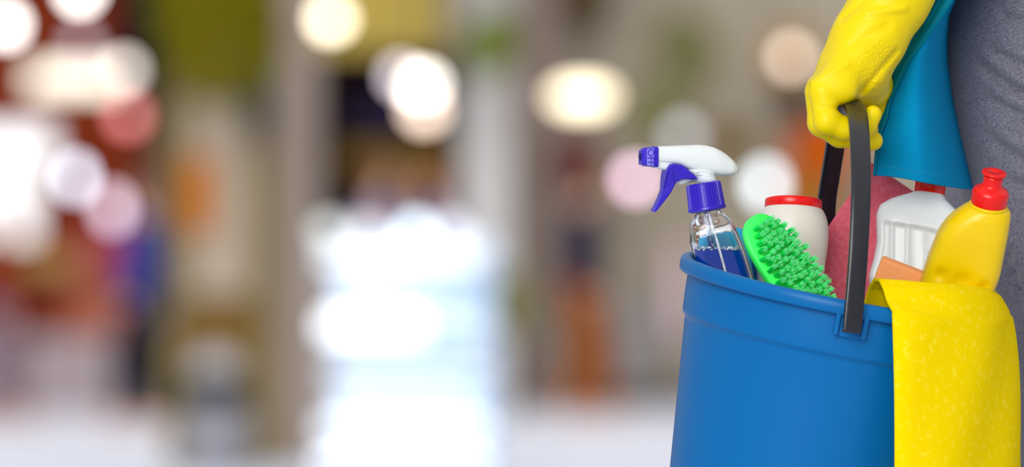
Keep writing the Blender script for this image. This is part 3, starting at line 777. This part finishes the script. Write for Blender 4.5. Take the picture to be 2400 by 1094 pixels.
# shop front on the left: a red-brown wall with a lit window, sign panel and counter
shop_m = bm('red_brown_panel', (108, 38, 12)); wood_m = bm('olive_wood', (116, 96, 54)); dark_m = bm('dark_metal', (26, 26, 30)); brown_m = bm('brown_wood', (112, 84, 42))
beige_m = bm('beige_board', (162, 147, 128)); cream_m = bm('cream_stone', (184, 166, 154))
def lamp_mat(name, rgb, k): return mat(name, (240, 240, 240), .5, emit=rgb, estr=k)
shop = thing('storefront', 'blurred red-brown shop front at the far left with a bright window', 'shop front', (wx(120, 66), 66, 0))
slabz('wall_panel', -900, 330, 0, 4.5, 66.5, .4, shop_m, shop)
slab('lit_window', -300, 125, 295, 385, 66.3, .15, lamp_mat('lit_window_light', (236, 236, 240), .5), shop); slab('lit_window', -300, 85, 392, 565, 66.3, .15, lamp_mat('lit_window_light', (236, 236, 240), .5), shop)
slab('window_sill', -320, 190, 590, 640, 66.1, .3, bm('ochre_wood', (160, 120, 70)), shop)
slabz('plinth', -900, 330, 0, .55, 66.2, .35, bm('mauve_grey_panel', (150, 137, 142)), shop)
slab('pilaster', 150, 330, 560, 800, 66.25, .2, bm('rust_panel', (150, 84, 62)), shop)
slab('pink_display', 205, 330, 540, 640, 66.0, .2, bm('pink_board', (150, 58, 74)), shop)
sg = thing('lit_sign', 'long glowing cream sign panel blurred above the shop window at left', 'sign', (wx(200, 64), 64.0, wz(190, 64)))
c_ = thing
slab('sign_face', 66, 290, 156, 216, 64, .12, lamp_mat('sign_light', (255, 234, 188), 1.1), sg, bevel=.03)
slab('sign_frame', 60, 296, 151, 221, 64.08, .10, dark_m, sg)
for x in (130, 260): build('hanging_rod', tube([(wx(x, 64.1), 64.1, wz(155, 64)), (wx(x, 64.1), 64.1, 7.0)], .012, 8), dark_m, sg)
# dark steel post
o = slabz('post', 325, 372, 0, 5.5, 62.2, .14, bm('brown_metal', (72, 50, 34)), bevel=.02)
o['dummy'] = 0; del o['dummy']
tag(o, 'dark brown post blurred between the red-brown shop and the olive display board', 'post')
# framed display board with picture
kd = 45.5
o = slab('hanging_banner', 278, 396, -260, 225, 61, .05, bm('black_banner', (14, 15, 20), .9, spec=.1)); tag(o, 'black hanging banner blurred at top between red-brown shop and olive plant', 'banner')
kb = thing('display_board', 'tall olive-framed display board with an orange picture, blurred at left', 'display board', (wx(510, kd), kd, 0))
slabz('board', 390, 645, 0, 2.9, kd, .08, wood_m, kb)
slab('light_panel', 440, 590, 235, 690, kd-.05, .05, beige_m, kb)
slab('picture', 425, 500, 370, 545, kd-.08, .03, bm('orange_print', (172, 98, 26)), kb)
slab('slate_panel', 585, 628, 190, 310, kd-.09, .02, bm('slate_print', (40, 48, 60)), kb)
slab('lower_panel', 400, 600, 720, 800, kd-.04, .04, brown_m, kb)
for x in (390, 612): slabz('frame_post', x, x+33, 0, 2.9, kd-.06, .10, bm('olive_post', (118, 104, 66)), kb)
# fern and climber over the display board
def foliage(name, px0, px1, py0, py1, d, n, size, m, parent):
    V = []; Fc = []
    for i in range(n):
        u, v = random.gauss(0, .42), random.gauss(0, .42)
        if u*u+v*v > 1.1: continue
        x = wx((px0+px1)/2+u*(px1-px0)/2, d); z = wz((py0+py1)/2+v*(py1-py0)/2, d); y = d+random.uniform(-.12, .12)
        a_ = random.uniform(0, 6.28); t_ = random.uniform(-.8, .8); L_ = size*random.uniform(.7, 1.3); W_ = L_*.34
        dx, dz = math.cos(a_), math.sin(a_); nx, nz = -dz, dx; b0 = len(V)
        V += [(x, y, z), (x+dx*L_*.5+nx*W_, y+t_*.03, z+dz*L_*.5+nz*W_), (x+dx*L_, y+t_*.06, z+dz*L_), (x+dx*L_*.5-nx*W_, y-t_*.03, z+dz*L_*.5-nz*W_)]
        Fc.append((b0, b0+1, b0+2, b0+3))
    return build(name, (np.array(V), Fc), m, parent, smooth=False)
olive_leaf = bm('olive_leaf', (94, 88, 4)); green_leaf = bm('green_leaf', (98, 112, 20)); dark_leaf = bm('dark_leaf', (112, 110, 72))
def plant(label, px0, px1, py0, py1, d, m, n, size, group=None, hang=True):
    cx = wx((px0+px1)/2, d)
    top = 6.9 if hang else None
    zb = wz(py1, d)
    t = thing('potted_plant', label, 'plant', (cx, d, zb))
    foliage('foliage', px0, px1, py0, py1, d, n, size, m, t)
    r_ = .14*(px1-px0)*d/F+.06
    build('pot', lathe([(.001, zb-.02), (r_*.7, zb-.02), (r_, zb+.16), (r_*.9, zb+.16), (r_*.8, zb+.1), (.001, zb+.1)], 24, (cx, d, 0)), bm('clay_pot', (110, 90, 66)), t)
    if hang: build('hanging_wire', tube([(cx, d, zb+.1), (cx, d, top)], .006, 6), dark_m, t)
    else: build('stand', tube([(cx, d, zb), (cx, d, 0)], .03, 10), dark_m, t)
    return t
plant('large olive-green hanging plant blurred above the display board', 400, 620, -160, 190, 44.8, olive_leaf, 900, .16)
plant('small green hanging plant blurred before the pale pillar', 1120, 1185, 55, 160, 66, green_leaf, 160, .14)
plant('olive hanging plant blurred left of the pink lamp', 1500, 1590, 190, 330, 66, dark_leaf, 160, .16)
plant('dark hanging plant blurred high on the taupe wall', 1560, 1660, 60, 180, 68, dark_leaf, 150, .18)
plant('low green plant blurred right of the glowing shelves', 1180, 1230, 660, 760, 62, dark_leaf, 120, .14, hang=False)
# litter bin
bd = 44.0; bx = wx(505, bd); br = 78*bd/F; zt = wz(905, bd)
bn = thing('litter_bin', 'steel litter bin with dark rim and domed lid, blurred below the display board', 'bin', (bx, bd, 0))
build('bin_body', lathe([(.001, 0), (br*.96, 0), (br, .02), (br, zt-.05), (br*.98, zt-.05)], 40, (bx, bd, 0)), bm('brushed_steel', (136, 136, 144), .5), bn)
build('bin_rim', lathe([(br*.98, zt-.08), (br*1.06, zt-.08), (br*1.06, zt+.04), (br*.8, zt+.055), (br*.8, zt+.03)], 40, (bx, bd, 0)), bm('bin_rim_dark', (20, 20, 16)), bn)
build('lid', lathe([(br*.8, zt+.05), (br*.74, zt+.10), (br*.5, zt+.15), (br*.2, zt+.17), (.001, zt+.173)], 40, (bx, bd, 0)), bm('lid_grey', (176, 172, 176), .4), bn)
# stone columns and pillars
def column(px0, px1, d, m, label, ztop=5.5):
    t = thing('column', label, 'column', (wx((px0+px1)/2, d), d, 0))
    slabz('shaft', px0, px1, 0, ztop, d, .3, m, t, bevel=.02); slabz('column_base', px0-4, px1+4, 0, .10, d-.02, .34, m, t); slabz('capital', px0-6, px1+6, ztop, ztop+.15, d-.03, .36, m, t)
column(640, 745, 46.5, cream_m, 'pale pinkish stone column blurred between display board and glowing shelves')
column(1085, 1195, 67.5, bm('pale_stone', (204, 202, 202)), 'pale grey pillar blurred right of the twin bright lamps')
column(1225, 1300, 69, bm('mauve_stone', (166, 146, 138)), 'mauve-brown pillar blurred beneath the wide oval lamp')
# bulkhead and dark recess
o = slab('bulkhead', 640, 1035, -420, 120, 66, .5, bm('khaki_panel', (168, 147, 72)))
tag(o, 'khaki ceiling bulkhead panel blurred at top between olive plant and pale pillar', 'bulkhead')
rc = thing('storefront', 'dark shop recess blurred below the khaki bulkhead', 'shop front', (wx(910, 67), 67, 0))
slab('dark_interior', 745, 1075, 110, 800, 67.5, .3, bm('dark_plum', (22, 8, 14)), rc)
slab('counter_back', 800, 1060, 340, 410, 67.2, .2, bm('olive_brown_shelf', (104, 82, 26)), rc)
slab('navy_panel', 830, 960, 230, 320, 67.3, .1, bm('navy_panel', (44, 36, 62)), rc)
slab('counter', 745, 1075, 520, 990, 67.0, .4, bm('grey_counter', (150, 146, 150)), rc)
# glowing glass display stand in tiers
dd = 44.0
ds = thing('display_shelves', 'glowing white tiered glass display stand, blurred at centre left', 'display stand', (wx(935, dd), dd, 0))
glow = lamp_mat('shelf_light', (240, 248, 255), 1.25); glow2 = lamp_mat('shelf_light_cool', (205, 228, 250), 1.0)
acr = bm('pale_blue_acrylic', (170, 196, 220), .2)
tiers = [(757, 1110, 590, 622, .9), (754, 990, 738, 790, 1.8), (765, 1140, 872, 888, .8), (750, 1140, 988, 1006, 1.7), (750, 1130, 1072, 1094, 2.0)]
for i, (a_, b_, t_, u_, k_) in enumerate(tiers):
    slab('lit_tier', a_, b_, t_, u_, dd, .35, lamp_mat('tier_light', (240, 248, 255), k_), ds, bevel=.01)
    slab('glass_shelf', a_, 1135, u_+6, u_+14, dd-.04, .5, acr, ds)
slab('back_panel', 790, 1155, 560, 1094, dd+.45, .06, mat('pale_back_light', (226, 236, 246), .5, emit=(200, 216, 240), estr=.2), ds)
slab('side_panel', 1138, 1155, 600, 1094, dd, .45, acr, ds)
# items on the top tier
for i, (x, rgb, nm, lb) in enumerate(((770, (200, 226, 214), 'mint', 'mint'), (860, (226, 196, 212), 'pink', 'pink'), (975, (214, 238, 255), 'ice', 'ice blue'), (1060, (214, 212, 240), 'lilac', 'lilac'))):
    xx = wx(x, dd+.15); z0 = wz(573, dd); r_ = .055
    t = thing('glass_globe', lb+' glowing glass globe blurred on top of the glowing stand', 'globe', (xx, dd+.15, z0), 'glass globes on the display stand')
    build('globe', lathe([(.02, z0), (r_*.9, z0+.03), (r_, z0+.055), (r_*.9, z0+.085), (r_*.5, z0+.105), (.001, z0+.11)], 24, (xx, dd+.15, 0)), lamp_mat('globe_'+nm, rgb, (.8, .9, 3.2, 1.1)[i]), t)
    build('globe_foot', lathe([(.001, z0), (.035, z0), (.03, z0+.012), (.001, z0+.012)], 20, (xx, dd+.15, 0)), acr, t)

# pendant and wall lamps
def pendant(px, py, d, rw, rh, rgb, k, label, top=7.0):
    x, z = wx(px, d), wz(py, d); a_, b_ = rw*d/F, rh*d/F
    t = thing('pendant_lamp', label, 'lamp', (x, d, z), 'pendant lamps of the hall')
    pr = [(max(.001, a_*math.sin(q)), z-b_*math.cos(q)) for q in np.linspace(0, math.pi, 18)]
    build('lamp_globe', lathe(pr, 32, (x, d, 0)), lamp_mat('lamp_glow', rgb, k), t)
    build('lamp_cap', lathe([(a_*.35, z+b_*.95), (a_*.3, z+b_*1.15), (.012, z+b_*1.3)], 20, (x, d, 0)), dark_m, t)
    build('lamp_cord', tube([(x, d, z+b_), (x, d, top)], .006, 6), dark_m, t)
W_ = (255, 250, 244); CR = (255, 240, 205)
pendant(12, 58, 60, 24, 24, W_, 9, 'white pendant lamp blurred at the left edge of the picture')
pendant(187, -22, 60, 24, 24, W_, 9, 'white pendant lamp cut by the top edge, above the lit sign')
pendant(190, 105, 66, 22, 22, (170, 150, 165), 2.2, 'dim lilac pendant lamp blurred just above the lit sign')
pendant(290, 165, 60.5, 22, 22, (238, 222, 210), 3.8, 'cream pendant lamp blurred at the right end of the lit sign')
pendant(300, 272, 64, 24, 24, (222, 36, 36), 3.2, 'red pendant lamp blurred beside the dark post')
pendant(176, 416, 61.5, 20, 28, (222, 230, 252), 5.4, 'bluish-white pendant lamp blurred before the red-brown shop')
pendant(264, 490, 60, 22, 34, (206, 176, 204), 3.1, 'pinkish pendant lamp blurred above the walking person')
pendant(775, 45, 58, 28, 24, CR, 7, 'round cream pendant lamp blurred in front of the khaki bulkhead')
pendant(940, 180, 64, 22, 22, (214, 196, 206), 4.5, 'lilac pendant lamp blurred left of the brightest lamp')
pendant(990, 200, 60, 30, 26, (255, 246, 232), 8, 'brightest white pendant lamp blurred before the dark recess')
pendant(995, 258, 58.6, 30, 26, (250, 214, 186), 4.6, 'peach pendant lamp hanging below the brightest lamp')
pendant(988, 122, 68, 20, 20, (190, 165, 170), 2.0, 'faint mauve pendant lamp blurred above the brightest lamp')
pendant(1365, 227, 60, 70, 30, (255, 234, 186), 3.2, 'wide oval cream pendant lamp blurred right of centre')
pendant(1490, 420, 60, 24, 24, (236, 186, 218), 4.8, 'pink pendant lamp blurred behind the spray bottle nozzle')
pendant(1795, 432, 60, 24, 34, (222, 238, 248), 3.7, 'bluish-white pendant lamp blurred above the red-lidded jar')
pendant(1855, 135, 62, 20, 22, (226, 200, 178), 4.5, 'peach pendant lamp blurred left of the yellow glove')
pendant(1600, 320, 64, 26, 26, (150, 158, 172), 1.6, 'dim grey-blue pendant lamp blurred above the spray trigger')
# things on the back wall at right
def panel(px0, px1, py0, py1, d, rgb, name, label, cat, frame=(120, 108, 90)):
    t = thing(name, label, cat, (wx((px0+px1)/2, d), d, wz(py1, d)))
    slab('panel_face', px0, px1, py0, py1, d, .03, bm(name+'_face', rgb), t)
    slab('panel_frame', px0-6, px1+6, py0-6, py1+6, d+.02, .04, bm('panel_frame', frame), t)
panel(1328, 1412, -160, 62, 70.3, (84, 62, 26), 'wall_panel', 'dark brown wall panel blurred above the wide oval lamp', 'panel')
panel(1835, 1905, 185, 285, 69, (28, 14, 8), 'wall_panel', 'near-black wall panel blurred left of the gloved hand', 'panel', (60, 40, 30))
panel(1850, 1990, 285, 400, 69.2, (196, 86, 10), 'wall_banner', 'orange wall banner blurred behind the gloved hand', 'banner', (120, 60, 30))
panel(1830, 1960, 400, 520, 69.4, (170, 112, 44), 'wall_banner', 'ochre wall banner blurred above the red-lidded jar', 'banner', (150, 110, 60))
panel(1810, 1900, 85, 185, 70.2, (180, 136, 76), 'wall_panel', 'ochre wall panel blurred behind the peach lamp', 'panel', (160, 130, 80))
panel(1305, 1400, 325, 445, 69.2, (100, 30, 34), 'wall_banner', 'maroon wall banner blurred above the person in the navy top', 'banner', (120, 80, 70))
panel(1660, 1760, 300, 370, 69.2, (108, 84, 20), 'wall_panel', 'olive wall panel blurred behind the spray head', 'panel', (110, 90, 40))
panel(1578, 1606, 580, 790, 68, (214, 186, 200), 'wall_banner', 'pale pink banner blurred left of the bucket', 'banner', (170, 150, 150))
panel(1440, 1545, 700, 900, 70, (150, 146, 146), 'wall_panel', 'grey wall panel blurred low between person and bucket', 'panel', (150, 144, 140))

# people far behind
def walker(px, d, hgt, coat, legs, hair_c, label, face=-1, bag=None, coat_low=.50):
    x0 = wx(px, d); k = hgt/1.7
    def q(x, y, z): return np.array([x0+x*k, d+y*k, z*k])
    t = thing('person', label, 'person', (x0, d, 0))
    bd_ = [('c', q(0, -.09, .88), q(.05*face, -.09, .48), .085, .062), ('c', q(.05*face, -.09, .48), q(-.10*face, -.09, .08), .058, .04),
           ('c', q(0, .09, .88), q(.14*face, .09, .50), .085, .062), ('c', q(.14*face, .09, .50), q(.16*face, .09, .08), .058, .04),
           ('c', q(-.10*face, -.09, .05), q(.06*face, -.09, .035), .04, .03), ('c', q(.16*face, .09, .05), q(.30*face, .09, .035), .04, .03),
           ('e', q(0, 0, .96), (.12*k, .16*k, .14*k)), ('e', q(0, 0, 1.22), (.11*k, .16*k, .26*k)),
           ('c', q(0, -.19, 1.38), q(-.06*face, -.23, 1.12), .048, .04), ('c', q(-.06*face, -.23, 1.12), q(.08*face, -.22, .92), .038, .028), ('e', q(.10*face, -.22, .86), (.035, .02, .05)),
           ('c', q(0, .19, 1.38), q(.04*face, .23, 1.12), .048, .04), ('c', q(.04*face, .23, 1.12), q(.14*face, .22, .94), .038, .028), ('e', q(.16*face, .22, .88), (.035, .02, .05)),
           ('c', q(0, 0, 1.42), q(.02*face, 0, 1.52), .05, .048), ('e', q(.02*face, 0, 1.60), (.088*k, .07*k, .11*k)), ('c', q(.09*face, 0, 1.60), q(.115*face, 0, 1.58), .014, .012, .02)]
    build('body', blob(bd_, .016, .03), bm('far_skin', (206, 160, 136)), t)
    build('hair', blob([('e', q(-.01*face, 0, 1.635), (.098*k, .084*k, .11*k))], .016, .03, cut=lambda X, Y, Z: (X-x0)*face-.045*k), bm('far_hair', hair_c), t)
    ct = [('e', q(0, 0, 1.0), (.155*k, .20*k, .16*k)), ('e', q(0, 0, 1.24), (.145*k, .195*k, .26*k)), ('c', q(0, -.19, 1.38), q(-.06*face, -.23, 1.12), .07, .06), ('c', q(-.06*face, -.23, 1.12), q(.07*face, -.22, .94), .058, .045),
          ('c', q(0, .19, 1.38), q(.04*face, .23, 1.12), .07, .06), ('c', q(.04*face, .23, 1.12), q(.13*face, .22, .96), .058, .045), ('c', q(0, 0, 1.0), q(0, 0, coat_low+.2), .15, .16)]
    build('coat', blob(ct, .018, .03, cut=lambda X, Y, Z: np.maximum(coat_low*k+.25*k-Z, Z-1.475*k)), bm('far_coat', coat), t)
    tr_ = [('c', q(0, -.09, .92), q(.05*face, -.09, .48), .125, .09), ('c', q(.05*face, -.09, .48), q(-.10*face, -.09, .10), .08, .062), ('c', q(0, .09, .92), q(.14*face, .09, .50), .11, .082), ('c', q(.14*face, .09, .50), q(.16*face, .09, .10), .08, .062)]
    build('trousers', blob(tr_, .018, .02, cut=lambda X, Y, Z: .07-Z), bm('far_trousers', legs), t)
    if bag is not None:
        b_ = build('backpack', blob([('e', q(-.20*face, 0, 1.18), (.11*k, .15*k, .20*k))], .02, .02), bm('backpack', bag), t)
walker(334, 59, 1.56, (38, 58, 132), (8, 14, 28), (96, 60, 70), 'person in blue jacket and dark trousers walking left, blurred', -1, (34, 28, 34))
walker(1362, 62, 1.66, (28, 26, 56), (140, 72, 4), (70, 30, 34), 'person in navy top and orange-brown trousers standing beneath the oval lamp, blurred', 1)
walker(888, 62, 1.72, (150, 146, 172), (60, 60, 80), (90, 50, 50), 'person in lilac-grey top behind the glowing stand at left, blurred', 1)
walker(1015, 63, 1.70, (158, 156, 184), (60, 60, 80), (120, 50, 30), 'person in lilac-grey top behind the glowing stand at right, blurred', -1)
walker(-5, 60, 1.45, (120, 26, 16), (120, 100, 110), (60, 24, 20), 'person in dark red top blurred at the left picture edge', 1)

for i, y in enumerate((44.8, 58.6, 60.2, 61.6, 64.0, 66.3)):
    struct(build('trim_%d' % (i+1), box((0, y, 7.04), (30, .12 if y != 60.2 else .9, .12)), bm('ceiling_rail', (150, 148, 144)), smooth=False))
